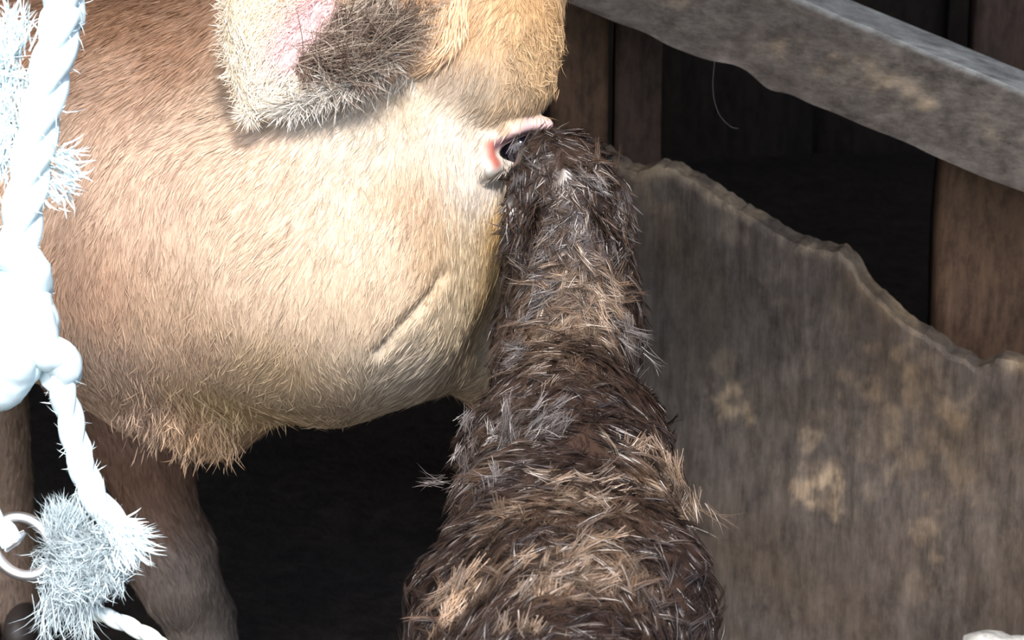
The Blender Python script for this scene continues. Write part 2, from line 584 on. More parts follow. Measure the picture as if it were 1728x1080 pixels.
def post(px0, px1, d, ztop, m, label, lean=0.0, thick=0.06):
    a = P(px0, 300, d); b = P(px1, 300, d)
    w = b[0] - a[0]
    x0, y0 = a[0], a[1]
    def dp(X, U):
        n = (fbm(X * [1, 1, .3], 14, 3) - 0.5) * 0.016
        X = X.copy()
        X[:, 0] += n * np.where(U[:, 0] > .5, 1, -1) + lean * X[:, 2]
        X[:, 1] += (fbm(X * [1, 1, .3] + 5, 18, 3) - 0.5) * 0.008 * (U[:, 1] < .01)
        return X
    V, F = gridbox((x0, y0, -0.015), (w, 0, 0), (0, thick, 0), (0, 0, ztop), 6, 2, 60, dp)
    V = V - np.array([x0 + w / 2, y0, 0])
    o = link('post', mesh_np('post', V, [F]), m)
    o.location = (x0 + w / 2, y0, 0)
    return tag(o, label, 'post')
post(930, 1022, 3.42, 1.25, M_post, 'narrow brown upright post just behind the cow forehead')
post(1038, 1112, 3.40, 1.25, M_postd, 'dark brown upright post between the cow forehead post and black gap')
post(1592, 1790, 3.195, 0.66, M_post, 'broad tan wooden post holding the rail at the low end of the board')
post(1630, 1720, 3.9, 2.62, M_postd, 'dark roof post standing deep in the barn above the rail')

# ------------------------------------------------------------------ the cow
def build_sdf(xs, ys, zs, prims):
    X, Y, Z = np.meshgrid(xs.astype(np.float32), ys.astype(np.float32), zs.astype(np.float32), indexing='ij')
    D = None
    for kind, a, b, ra, rb, k in prims:
        d = sd_cap((X, Y, Z), np.asarray(a, np.float32), np.asarray(b, np.float32), np.float32(ra), np.float32(rb))
        if D is None: D = d
        elif kind == '+': D = smin(D, d, k)
        else: D = smax(D, -d, k)
    return D

def vary(segs):
    out = []
    for a, b, st in segs:
        out.append(np.arange(a, b - st * 0.3, st))
    out.append([segs[-1][1]])
    return np.concatenate(out)

def C(px, py, d, px2, py2, d2, ra, rb, k=0.04, kind='+'):
    return (kind, P(px, py, d), P(px2, py2, d2), ra, rb, k)

cow_prims = [
    # jaw and cheek, neck, throat
    C(585, 435, 2.50, 700, 340, 2.53, 0.124, 0.080),
    C(700, 300, 2.51, 765, 350, 2.535, 0.072, 0.048, 0.05),
    C(560, 330, 2.55, 330, 330, 2.62, 0.150, 0.165, 0.09),
    C(330, 330, 2.62, -260, 250, 2.78, 0.165, 0.21, 0.10),
    C(480, 395, 2.52, 325, 400, 2.60, 0.122, 0.140, 0.09),
    # poll, brow, forehead
    C(720, 10, 2.52, 560, 60, 2.55, 0.100, 0.110, 0.06),
    C(850, 70, 2.45, 842, 118, 2.45, 0.050, 0.050, 0.04),
    C(815, -50, 2.50, 750, -120, 2.56, 0.068, 0.10, 0.05),
    # nose, turned away behind the calf
    C(748, 330, 2.63, 945, 620, 2.93, 0.074, 0.056, 0.05),
    C(945, 620, 2.93, 958, 650, 2.95, 0.064, 0.058, 0.03),
    C(690, 480, 2.58, 905, 660, 2.88, 0.065, 0.045, 0.05),
    # broad muzzle with nostrils and mouth line, out of sight behind the calf
    C(932, 640, 2.945, 966, 640, 2.925, 0.052, 0.052, 0.03),
    C(925, 690, 2.90, 952, 700, 2.89, 0.036, 0.034, 0.02),
    # chin fold and dewlap
    C(690, 600, 2.53, 740, 610, 2.56, 0.030, 0.024, 0.04),
    C(480, 575, 2.57, 560, 630, 2.55, 0.055, 0.034, 0.05),
    C(240, 520, 2.66, 360, 702, 2.60, 0.080, 0.036, 0.05),
    C(150, 490, 2.68, 250, 650, 2.64, 0.082, 0.034, 0.05),
]
def Wc(a, b, ra, rb, k=0.06, kind='+'):
    return (kind, np.array(a, float), np.array(b, float), ra, rb, k)
cow_prims += [
    Wc((-0.62, 2.78, 0.88), (-0.95, 2.98, 0.92), 0.25, 0.32, 0.12),
    Wc((-0.95, 2.98, 0.90), (-1.75, 3.45, 0.92), 0.33, 0.36, 0.12),
    Wc((-1.75, 3.45, 0.95), (-2.05, 3.62, 0.95), 0.33, 0.26, 0.12),
    # fore legs
    ('+', np.array([-0.62, 2.95, 0.70]), P(240, 740, 3.14), 0.115, 0.054, 0.05),
    ('+', P(240, 740, 3.14), P(285, 920, 3.16), 0.050, 0.040, 0.03),
    ('+', P(288, 945, 3.16), P(305, 990, 3.16), 0.050, 0.044, 0.03),
    ('+', P(305, 990, 3.16), np.array([-0.345, 2.83, 0.10]), 0.036, 0.032, 0.02),
    Wc((-0.345, 2.83, 0.10), (-0.345, 2.81, 0.04), 0.034, 0.045, 0.02),
    Wc((-0.82, 3.10, 0.72), (-0.60, 3.02, 0.42), 0.12, 0.052, 0.06),
    Wc((-0.60, 3.02, 0.42), (-0.59, 3.0, 0.10), 0.044, 0.032, 0.03),
    Wc((-0.59, 3.0, 0.10), (-0.59, 2.975, 0.04), 0.034, 0.045, 0.02),
    # hind legs
    Wc((-1.85, 3.35, 0.80), (-1.80, 3.22, 0.52), 0.17, 0.085, 0.08),
    Wc((-1.80, 3.22, 0.52), (-1.95, 3.30, 0.40), 0.07, 0.05, 0.04),
    Wc((-1.95, 3.30, 0.40), (-1.90, 3.28, 0.06), 0.042, 0.045, 0.03),
    Wc((-2.05, 3.80, 0.80), (-2.0, 3.72, 0.52), 0.17, 0.085, 0.08),
    Wc((-2.0, 3.72, 0.52), (-2.15, 3.80, 0.40), 0.07, 0.05, 0.04),
    Wc((-2.15, 3.80, 0.40), (-2.1, 3.78, 0.06), 0.042, 0.045, 0.03),
]
EYE = P(868, 250, 2.455)
cow_prims += [
    C(838, 240, 2.436, 868, 223, 2.434, 0.0055, 0.0070, 0.010),            # lids
    C(868, 223, 2.434, 922, 210, 2.446, 0.0075, 0.0065, 0.010),
    C(824, 248, 2.432, 828, 278, 2.430, 0.0060, 0.0070, 0.012),
    C(828, 282, 2.430, 862, 278, 2.446, 0.0070, 0.0040, 0.010),
    C(905, 244, 2.434, 850, 254, 2.426, 0.0130, 0.0075, 0.006, '-'),       # opening of the eye
    C(994, 632, 2.955, 1004, 645, 2.985, 0.014, 0.015, 0.008, '-'),
    C(918, 618, 3.0, 912, 626, 3.02, 0.014, 0.015, 0.008, '-'),
    C(1008, 686, 2.90, 966, 700, 2.99, 0.006, 0.006, 0.008, '-'),
    C(1008, 686, 2.90, 955, 668, 2.83, 0.006, 0.006, 0.008, '-'),
]
xs = vary([(-2.5, -0.75, 0.03), (-0.75, -0.45, 0.012), (-0.45, -0.04, 0.0055), (-0.04, 0.05, 0.003), (0.05, 0.2, 0.0055)])
ys = vary([(2.05, 2.26, 0.0055), (2.26, 2.35, 0.003), (2.35, 2.75, 0.0055), (2.75, 3.1, 0.012), (3.1, 4.2, 0.03)])
zs = vary([(-0.02, 0.35, 0.013), (0.35, 0.785, 0.0055), (0.785, 0.865, 0.003), (0.865, 1.12, 0.0055), (1.12, 1.5, 0.03)])
D = build_sdf(xs, ys, zs, cow_prims)
CV, CQ = nets(xs, ys, zs, D)
del D
CV = relax(CV, CQ, 2, 0.5)
CN = vnormals(CV, CQ)
cow_bvh = BVHTree.FromPolygons([Vector(v) for v in CV], [tuple(int(i) for i in q) for q in CQ])
def hit(px, py, fallback=2.5, bvh=cow_bvh):
    o = Vector((0, 0, CAMZ))
    r = Vector(P(px, py, 1.0)) - o
    h = bvh.ray_cast(o, r.normalized())
    return np.array(h[0]) if h[0] is not None else P(px, py, fallback)

CR = [hit(*q) for q in ((748, 462), (722, 500), (696, 530), (668, 560), (640, 592))]
dcr = np.full(len(CV), 9.0)
for a_, b_ in zip(CR[:-1], CR[1:]):
    t_ = np.clip(((CV - a_) @ (b_ - a_)) / ((b_ - a_) @ (b_ - a_)), 0, 1)[:, None]
    dcr = np.minimum(dcr, np.linalg.norm(CV - a_ - t_ * (b_ - a_), axis=1))
CV = CV - CN * (np.exp(-(dcr / .004) ** 2) * .0065 - np.exp(-((dcr - .013) / .007) ** 2) * .001)[:, None]
CN = vnormals(CV, CQ)
def field(anchors, sigma):
    pts = np.array([hit(a[0], a[1]) for a in anchors])
    vals = np.array([a[2] for a in anchors], float)
    def f(p):
        w = np.zeros((len(p), len(pts)))
        for i, q in enumerate(pts):
            d2 = ((p - q) ** 2).sum(1)
            w[:, i] = 1.0 / (d2 + sigma * sigma) ** 2
        w /= w.sum(1, keepdims=True)
        return w @ vals
    return f

def T(r, g, b): return lin(r, g, b) ** 0.78 * 0.74
coat_anchor = [
    (100, 250, T(205, 168, 138)), (250, 300, T(212, 176, 148)), (450, 300, T(222, 188, 158)), (450, 460, T(226, 194, 162)),
    (600, 400, T(228, 198, 168)), (620, 520, T(222, 192, 158)), (700, 350, T(196, 160, 126)), (730, 420, T(190, 156, 118)), (780, 440, T(208, 184, 146)),
    (800, 310, T(226, 212, 194)), (835, 300, T(244, 238, 232)), (848, 370, T(212, 164, 92)), (835, 450, T(205, 172, 120)), (760, 560, T(206, 184, 148)),
    (720, 610, T(212, 196, 172)), (560, 650, T(212, 184, 150)), (640, 620, T(200, 182, 156)), (480, 640, T(205, 172, 130)),
    (330, 720, T(206, 164, 122)), (380, 690, T(214, 180, 128)), (240, 690, T(196, 160, 132)), (150, 500, T(192, 150, 120)), (180, 620, T(190, 158, 132)),
    (300, 580, T(218, 180, 145)), (890, 70, T(196, 156, 106)), (925, 120, T(192, 152, 104)), (900, 20, T(190, 146, 96)), (860, 180, T(204, 170, 130)),
    (800, 150, T(176, 158, 134)), (760, 145, T(170, 152, 132)), (720, 60, T(206, 150, 104)), (800, 60, T(206, 160, 112)), (680, 150, T(215, 192, 160)),
    (640, 230, T(214, 196, 172)), (760, 230, T(220, 204, 182)), (560, 200, T(222, 206, 184)), (200, 130, T(158, 122, 96)), (220, 30, T(128, 90, 64)), (270, 80, T(132, 94, 68)), (150, 20, T(140, 100, 72)),  # brown neck anchors behind the ear put the shade there into the coat
    (60, 50, T(150, 108, 80)), (-150, 300, T(190, 150, 118)), (230, 800, T(112, 78, 58)), (260, 880, T(104, 74, 56)), (300, 960, T(120, 104, 92)), (330, 1060, T(104, 92, 82)), (20, 740, T(150, 122, 100)), (650, 400, T(226, 196, 165)),  # foreleg anchors: mud, plus the shade on the legs put into their colour
]
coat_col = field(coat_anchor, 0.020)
flow_anchor = [
    (250, 300, PV(-.55, .85)), (100, 400, PV(-.45, .9)), (480, 450, PV(-.45, .9)), (480, 250, PV(-.5, .85)), (700, 350, PV(-.28, 1)), (820, 350, PV(-.15, 1)),
    (700, 550, PV(-.5, .85)), (600, 520, PV(-.5, .9)), (550, 640, PV(-.15, 1)), (330, 700, PV(.05, 1)), (160, 550, PV(-.3, .9)), (300, 600, PV(-.15, 1)),
    (890, 80, PV(.25, 1)), (620, 210, PV(-.6, .75)), (800, 50, PV(-.3, .9)), (740, 80, PV(-.35, .9)), (780, 180, PV(-.7, .5)), (200, 60, PV(-.7, .6)),
    (250, 850, PV(.1, 1)), (-100, 300, PV(-.8, .6)), (800, 250, PV(-.4, .8)), (760, 520, PV(-.35, .95)),
]
flow = field(flow_anchor, 0.03)

cow = empty('cow', (-1.0, 3.0, 0))
tag(cow, 'tan adult cow with bowed head and pink eye corner nuzzling the wet calf', 'cow')
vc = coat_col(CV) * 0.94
MUZ = P(968, 660, 2.975)
k_ = np.clip((0.088 - np.linalg.norm(CV - MUZ, axis=1)) / 0.02, 0, 1)[:, None]
vc = vc * (1 - k_) + np.array([.36, .24, .20]) * k_
def near_line(p, pts):
    d = np.full(len(p), 9.0)
    for a, b in zip(pts[:-1], pts[1:]):
        t = np.clip(((p - a) @ (b - a)) / ((b - a) @ (b - a)), 0, 1)[:, None]
        d = np.minimum(d, np.linalg.norm(p - a - t * (b - a), axis=1))
    return d
LID_U = [P(838, 240, 2.434), P(868, 223, 2.430), P(895, 214, 2.434), P(925, 210, 2.444)]
LID_R = [P(830, 246, 2.426), P(832, 262, 2.424), P(836, 276, 2.425)]
LID_W = [P(826, 288, 2.425), P(848, 284, 2.428)]
LID_M = [P(838, 246, 2.430), P(850, 238, 2.432), P(880, 228, 2.436), P(905, 226, 2.44)]
for ln_, w_, c_ in ((LID_U, .010, lin(225, 190, 188)), (LID_W, .010, lin(225, 222, 215)), (LID_R, .0085, lin(178, 104, 92)), (LID_M, .0055, lin(120, 92, 100))):
    k_ = np.clip(1.5 - 1.5 * near_line(CV, ln_) / w_, 0, 1)[:, None]
    vc = vc * (1 - k_) + c_ * .8 * k_
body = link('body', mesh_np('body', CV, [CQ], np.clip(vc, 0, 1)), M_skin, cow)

fur = Fur()
def coat(n, Lr, Wr, liftr, density, jit=0.22, bright=0.16):
    p, m = sample(CV, CQ, CN, n, density)
    d = flow(p)
    # slow swirls in the lie of the hair
    sw = (fbm(p, 14, 2)[:, None] - 0.5) * 1.5
    sd_ = nrmz(np.cross(d, m))
    d = nrmz(d) + sd_ * sw + rng.normal(0, jit, d.shape)
    d = d - m * (d * m).sum(1, keepdims=True)
    cl = fbm(p * [1, 1, 1], 110, 2)
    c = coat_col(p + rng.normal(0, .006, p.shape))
    c = c * (1 + (cl[:, None] - 0.5) * 0.45 + rng.normal(0, bright, (n, 1)))
    keep = (np.linalg.norm(p - EYE, axis=1) > 0.021) & (np.linalg.norm(p - MUZ, axis=1) > 0.075) & (near_line(p, LID_U) > .0065) & (near_line(p, LID_R) > .008) & (near_line(p, LID_W) > .004)
    L = rng.uniform(*Lr, n); Wd = rng.uniform(*Wr, n); li = rng.uniform(*liftr, n)
    # shaggier under the throat
    shag = np.clip(1 - np.linalg.norm(p - hit(320, 710), axis=1) / 0.10, 0, 1)
    L = L * (1 + 0.6 * shag * rng.random(n))
    li = li + 0.06 * shag
    d = d + rng.normal(0, .3, d.shape) * shag[:, None]
    fur.add(*ribbons(p[keep], m[keep], d[keep], L[keep], Wd[keep], li[keep], c[keep], curl=0.10, short=True))
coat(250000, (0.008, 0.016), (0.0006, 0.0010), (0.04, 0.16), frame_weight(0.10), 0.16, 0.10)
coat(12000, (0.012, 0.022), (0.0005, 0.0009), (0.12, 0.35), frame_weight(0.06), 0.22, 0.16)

def tuft(px, py, dx, dy, n, L, spread, col, lift=0.5, wd=0.0011, rad=0.012, d=None, curl=0.15):
    q = hit(px, py) if d is None else P(px, py, d)
    nn = nrmz(np.array([0, 0, CAMZ]) - q)
    p = q + rng.normal(0, rad, (n, 3))
    p = p - nn * ((p - q) @ nn)[:, None] + nn * 0.0
    dirs = PV(dx, dy)[None, :] + rng.normal(0, spread, (n, 3))
    c = np.asarray(col)[None, :] * (1 + rng.normal(0, .15, (n, 1)))
    fur.add(*ribbons(p, np.repeat(nn[None], n, 0), dirs, rng.uniform(.6, 1.1, n) * L, rng.uniform(.7, 1.3, n) * wd, rng.uniform(.2, 1, n) * lift, c, curl=curl))

# pale folds of long hair running down from the poll
for pts in (((782, -20), (776, 20), (770, 60), (745, 92), (715, 108)), ((748, 20), (740, 45), (724, 72), (700, 92), (680, 106)), ((722, 20), (712, 45), (694, 72), (676, 96), (664, 112))):
    w = [hit(*q) for q in pts]
    sp = spline(w, 60)
    for i in range(58):
        tdir = sp[i + 1] - sp[i]
        n = 26
        q = sp[i]
        nn = nrmz(np.array([0, 0, CAMZ]) - q)
        p = q + rng.normal(0, .0028, (n, 3)) + nn * 0.004
        c = T(240, 196, 150)[None] * (1 + rng.normal(0, .12, (n, 1)))
        fur.add(*ribbons(p, np.repeat(nn[None], n, 0), np.repeat(nrmz(tdir)[None], n, 0) + rng.normal(0, .1, (n, 3)), rng.uniform(.012, .024, n), rng.uniform(.0008, .0013, n), rng.uniform(.05, .3, n), c))

def leaf(base_, tip_, wid, face, cup, nseg=14, nw=9):
    base_, tip_ = np.asarray(base_), np.asarray(tip_)
    ax_ = tip_ - base_
    L_ = np.linalg.norm(ax_); ax_ = ax_ / L_
    sd2 = nrmz(np.cross(ax_, face)); ot = nrmz(np.cross(sd2, ax_))
    V = []
    for lay in (0, -.003):
        for i in range(nseg):
            u = i / (nseg - 1)
            w = wid * math.sin(math.pi * min(1, .14 + .86 * u)) ** .7 + .001
            for j in range(nw):
                v = -1 + 2 * j / (nw - 1)
                V.append(base_ + ax_ * L_ * u + sd2 * w * v + ot * (cup * (v * v) * w + lay + .012 * math.sin(math.pi * u)))
    V = np.array(V); n0 = nseg * nw
    q = np.array([[i * nw + j, i * nw + j + 1, (i + 1) * nw + j + 1, (i + 1) * nw + j] for i in range(nseg - 1) for j in range(nw - 1)])
    return V, np.concatenate([q, q[:, ::-1] + n0])
# ---- right ear: a cupped leaf, opening towards the viewer's right
e_base = P(640, -95, 2.46); e_tip = P(446, 158, 2.335)
ax = nrmz(e_tip - e_base); Lear = np.linalg.norm(e_tip - e_base)
view = nrmz(np.array([0, 0, CAMZ]) - 0.5 * (e_base + e_tip))
e_side = nrmz(np.cross(ax, view)); e_side = e_side if e_side[0] > 0 else -e_side
e_out = nrmz(np.cross(e_side, ax)); e_out = e_out if e_out @ view > 0 else -e_out
def ear_pt(u, v, off=0.0):
    w = 0.074 * np.sin(np.pi * np.clip(0.16 + 0.84 * u, 0, 1)) ** 0.62
    w = w * np.where(u > 0.9, np.sqrt(np.clip((1.0 - u) / 0.1, 0, 1)) * 0.35 + 0.65, 1)
    c = e_base + u[:, None] * ax * Lear
    bow = 0.02 * np.sin(np.pi * u)
    lateral = w * (np.sin(v * 1.0) / np.sin(1.0)) * np.where(v < 0, 1.22, 0.95)
    depth = w * (1 - np.cos(v * 1.0)) * np.where(v < 0, 0.55, 1.0) + bow - 0.035
    return c + e_side * lateral[:, None] + e_out * (depth + off)[:, None]
nu, nv = 40, 36
uu, vv = np.meshgrid(np.linspace(0, 1, nu), np.linspace(-1, 1, nv), indexing='ij')
uu = uu.ravel(); vv = vv.ravel()
front = ear_pt(uu, vv, 0.0)
back = ear_pt(uu, vv * 1.0, -0.005)
EV = np.concatenate([front, back])
q = np.array([[i * nv + j, i * nv + j + 1, (i + 1) * nv + j + 1, (i + 1) * nv + j] for i in range(nu - 1) for j in range(nv - 1)])
qb = q[:, ::-1] + nu * nv
rim = []
ring = [i * nv for i in range(nu)] + [(nu - 1) * nv + j for j in range(1, nv)] + [i * nv + nv - 1 for i in range(nu - 2, -1, -1)] + [j for j in range(nv - 2, 0, -1)]
for i in range(len(ring)):
    a, b = ring[i], ring[(i + 1) % len(ring)]
    rim.append([a, b, b + nu * nv, a + nu * nv])
EQ = np.concatenate([q, qb, np.array(rim)])
def ear_color(u, v):
    cream = T(255, 236, 205); pink = T(250, 205, 205); dark = T(120, 95, 85); white = T(235, 228, 215)
    x = np.clip(v, -1, 1)[:, None]
    a = np.clip((x + 0.36) / 0.24, 0, 1); b = np.clip((x - 0.08) / 0.2, 0, 1); c = np.clip((x - 0.72) / 0.2, 0, 1)
    col = cream * (1 - a) + pink * a
    col = col * (1 - b) + dark * b
    col = col * (1 - c) + white * c
    tip = np.clip((u - 0.72) / 0.2, 0, 1)[:, None]
    return np.clip((col * (1 - tip) + T(250, 236, 212) * tip) * 1.2, 0, .92)
ecol = np.concatenate([ear_color(uu, vv), np.repeat(T(225, 190, 150)[None], nu * nv, 0)])
lv, lq = leaf(P(770, -120, 2.62), P(860, -300, 2.74), .060, np.array([.5, -.6, .3]), .5)
EQ = np.concatenate([EQ, lq + len(EV)]); EV = np.concatenate([EV, lv])
ecol = np.concatenate([ecol, np.repeat(T(215, 180, 140)[None], len(lv), 0)])
# the ears belong to the one body surface
ear_me = mesh_np('ear_tmp', EV, [EQ], ecol)
allV = np.concatenate([CV, EV]); allQ = np.concatenate([CQ, EQ + len(CV)])
old = body.data
body.data = mesh_np('body', allV, [allQ], np.clip(np.concatenate([vc, ecol]), 0, 1))
body.data.materials.append(M_skin)
body.data.polygons.foreach_set('use_smooth', [True] * len(body.data.polygons))
bpy.data.meshes.remove(old); bpy.data.meshes.remove(ear_me)

def ear_hair(n, ur, vr, L, wd, dirf, col, lift, spread, backside=False):
    u = rng.uniform(*ur, n); v = rng.uniform(*vr, n)
    p = ear_pt(u, v, -0.005 if backside else 0.001)
    du = ear_pt(np.clip(u + .01, 0, 1), v) - ear_pt(np.clip(u - .01, 0, 1), v)
    dv = ear_pt(u, v + .02) - ear_pt(u, v - .02)
    nn = nrmz(np.cross(dv, du)); sgn = np.sign((nn @ e_out))[:, None]
    nn = nn * sgn * (-1 if backside else 1)
    d = nrmz(du) * dirf[0] + nrmz(dv) * dirf[1] + rng.normal(0, spread, (n, 3))
    c = ear_color(u, v) if col is None else np.repeat(np.asarray(col)[None], n, 0)
    c = c * (1 + rng.normal(0, .13, (n, 1)))
    fur.add(*ribbons(p, nn, d, rng.uniform(.7, 1.2, n) * L, rng.uniform(.7, 1.3, n) * wd, rng.uniform(.3, 1, n) * lift, c, curl=.15))
ear_hair(14000, (0, 1), (-1, -.1), .012, .0008, (1, -.2), None, .2, .2)
ear_hair(900, (0, 1), (-1.0, -.94), .016, .0007, (.7, -.7), T(255, 240, 215), .2, .3)
ear_hair(6000, (0, 1), (-1, 1), .014, .0009, (1, 0), T(225, 190, 150), .3, .2, True)
ear_hair(2500, (.75, 1), (-1, 1), .018, .0009, (1, 0), T(250, 240, 220), .35, .25)
ear_hair(1500, (.1, .8), (-.4, .1), .010, .0006, (1, 0), T(250, 215, 212), .3, .3)
ear_hair(2400, (.1, .72), (.05, .85), .044, .0008, (.25, .7), T(105, 84, 72), .7, .45)
ear_hair(1300, (.15, .75), (.0, .9), .05, .0008, (.1, .9), T(175, 158, 140), .8, .45)
ear_hair(1500, (.5, .92), (.55, 1), .026, .0009, (.7, .35), T(245, 240, 230), .4, .3)
# frill of pale hair below the ear and grey hair along its root
for x, y in ((560, 150), (590, 152), (620, 145), (648, 130), (530, 165), (500, 180)):
    tuft(x, y, -.1, 1, 130, .030, .25, T(238, 232, 220), .3)
for x, y in ((650, 60), (660, 20), (640, 100), (655, -10)):
    tuft(x, y, -.5, .8, 140, .04, .3, T(170, 152, 132), .4)
# curls on the brow
for i in range(60):
    x = rng.uniform(845, 945); y = rng.uniform(-10, 150)
    q_ = hit(x, y, 9.0)
    if q_[1] > 2.6: continue
    tuft(x, y, rng.normal(.1, .6), rng.uniform(.3, 1), 12, rng.uniform(.009, .015), .18, coat_col(q_[None])[0] * rng.uniform(.8, 1.05), .35, .0006, .003, curl=.45)
# shaggy locks under the throat
for i in range(60):
    x = rng.uniform(190, 410); y = 700 + rng.uniform(0, 70) - abs(x - 345) * .25
    q_ = hit(x, y)
    if q_[1] > 2.62: continue
    tuft(x, y, rng.normal(-.05, .25), 1, 14, rng.uniform(.010, .019), .25, coat_col(q_[None])[0] * rng.uniform(.9, 1.08), .2, .0007, .006)
fur.build('coat', M_coat, cow)['kind'] = 'stuff'

# eye
def sphere(c, r, nu=20, nv=28, sc=(1, 1, 1)):
    V = []
    for i in range(nu + 1):
        t = math.pi * i / nu
        for j in range(nv):
            f = 2 * math.pi * j / nv
            V.append(np.asarray(c) + r * np.array([math.sin(t) * math.cos(f) * sc[0], math.sin(t) * math.sin(f) * sc[1], math.cos(t) * sc[2]]))
    F = [[i * nv + j, (i + 1) * nv + j, (i + 1) * nv + (j + 1) % nv, i * nv + (j + 1) % nv] for i in range(nu) for j in range(nv)]
    return np.array(V), [np.array(F)]
V, F = sphere(P(876, 250, 2.454), 0.0165)
eye = link('eyeball', mesh_np('eyeball', V, F), M_eye, cow)
eye['label'] = 'glossy black eyeball'
# yellow tag in the ear
tp = ear_pt(np.array([0.36]), np.array([-0.22]), 0.006)[0]
V, F = gridbox(tp - e_side * .006 - ax * .035, e_side * .012, ax * .04, e_out * .003, 3, 6, 1)
link('ear_tag', mesh_np('ear_tag', V, [F]), M_tag, cow)['label'] = 'small yellow plastic ear tag'
for c in ((-0.345, 2.80), (-0.59, 2.965), (-1.9, 3.27), (-2.1, 3.77)):
    for sx in (-1, 1):
        V, F = sphere((c[0] + sx * .022, c[1] - .02, 0.028), 0.03, 10, 12, (.75, 1.45, 1))
        V[:, 2] = np.maximum(V[:, 2], 0.0)
        link('hoof', mesh_np('hoof', V, F), M_hoof, cow)

# ------------------------------------------------------------------ the calf
def calf_pt(px, py, d, r):
    q = P(px, py, d); q[2] -= r
    return q
spine = [  # pixel of the back line, depth, half width, depth of trunk
    (955, 1260, 1.74, .080, .20), (942, 1080, 1.84, .084, .21), (948, 900, 1.983, .083, .22), (952, 760, 2.11, .080, .22), (952, 620, 2.256, .068, .20), (958, 490, 2.41, .050, .15)]
calf_prims = []
for (a, b) in zip(spine[:-1], spine[1:]):
    calf_prims.append(('+', calf_pt(a[0], a[1], a[2], a[3]), calf_pt(b[0], b[1], b[2], b[3]), a[3], b[3], .02))
    qa = calf_pt(a[0], a[1], a[2], a[4]); qb_ = calf_pt(b[0], b[1], b[2], b[4])
    calf_prims.append(('+', qa, qb_, a[3] * .95, b[3] * .95, .05))
calf_prims += [
    # hips, shoulders
    ('+', calf_pt(1085, 850, 2.03, .05), calf_pt(1100, 960, 1.95, .07), .045, .045, .03),
    ('+', calf_pt(800, 880, 2.03, .06), calf_pt(780, 990, 1.95, .08), .045, .045, .03),
    ('+', calf_pt(1060, 620, 2.26, .06), calf_pt(1070, 690, 2.2, .08), .032, .036, .03),
    ('+', calf_pt(860, 640, 2.26, .07), calf_pt(840, 700, 2.2, .08), .036, .036, .03),
    # neck and head
    C(957, 540, 2.40, 957, 420, 2.385, .056, .047, .04),
    C(957, 420, 2.385, 945, 325, 2.375, .045, .040, .03),
    C(944, 312, 2.38, 948, 300, 2.43, .038, .036, .02),
    C(955, 310, 2.43, 1005, 345, 2.53, .034, .024, .02),
    C(914, 266, 2.36, 932, 275, 2.38, .012, .016, .014),
]
calf_prims += [Wc((.048, 1.50, .62), (.048, 1.425, .56), .020, .014, .02), Wc((.048, 1.425, .56), (.050, 1.42, .34), .013, .009, .01), Wc((.050, 1.42, .34), (.050, 1.425, .27), .014, .005, .01)]
for sx in (-1, 1):
    hx = .045 + sx * .062
    calf_prims += [Wc((hx, 1.56, .52), (hx + sx * .01, 1.54, .36), .07, .045, .05), Wc((hx + sx * .01, 1.54, .36), (hx + sx * .012, 1.47, .27), .036, .027, .03),
                   Wc((hx + sx * .012, 1.47, .27), (hx + sx * .012, 1.50, .05), .021, .024, .02)]
    fx = .045 + sx * .05
    calf_prims += [Wc((fx, 2.16, .50), (fx + sx * .01, 2.17, .30), .05, .028, .04), Wc((fx + sx * .01, 2.17, .30), (fx + sx * .01, 2.18, .05), .025, .024, .02)]
xs = vary([(-.17, .27, .0055)])
ys = vary([(1.33, 2.62, .0065)])
zs = vary([(-.01, .45, .010), (.45, 1.0, .0055)])
D = build_sdf(xs, ys, zs, calf_prims)
KV, KQ = nets(xs, ys, zs, D)
del D
KV = relax(KV, KQ, 2, .5)
KN = vnormals(KV, KQ)
KV = KV + KN * ((fbm(KV, 22, 3) - .5) * .016)[:, None]
KN = vnormals(KV, KQ)
k_bvh = BVHTree.FromPolygons([Vector(v) for v in KV], [tuple(int(i) for i in q) for q in KQ])

calf = empty('calf', (.045, 1.85, 0))
tag(calf, 'newborn calf with wet dark brown clumped fur standing against the cow cheek', 'calf')
DARK = np.array([.016, .010, .0085]); MID = np.array([.052, .031, .022]); TAN = np.array([.17, .105, .065]); PALE = np.array([.42, .32, .23])
pale_pts = [(960, 500, .05, .9), (1000, 500, .03, .9), (930, 560, .04, .8), (900, 600, .03, .5), (955, 610, .03, .6), (940, 430, .03, .4), (1075, 790, .03, .9), (1120, 800, .03, 1.),
            (1110, 850, .03, .8), (800, 780, .035, .35), (880, 740, .03, .3), (930, 850, .04, .5), (1000, 850, .04, .6), (860, 870, .03, .5), (960, 960, .05, .6), (780, 1010, .03, .9),
            (820, 990, .02, .9), (930, 1000, .02, .9), (1000, 960, .03, .6), (1050, 560, .03, .35), (1000, 270, .02, .4), (960, 330, .03, .2), (830, 800, .02, .6), (1040, 980, .04, .5)]  # points low on the left back put sun glare into the hair colour
pp = [(hit(a, b, 2.2, k_bvh), r, w) for a, b, r, w in pale_pts]
def calf_pale(p):
    s = np.zeros(len(p))
    for q, r, w in pp:
        s += w * np.exp(-((p - q) ** 2).sum(1) / (r * .8) ** 2)
    return np.clip(s, 0, 1)
base = DARK[None] + (MID - DARK)[None] * np.clip(fbm(KV, 18, 3) * 1.8 - .45, 0, 1)[:, None]
kb = link('body', mesh_np('body', KV, [KQ], base), M_wetskin, calf)

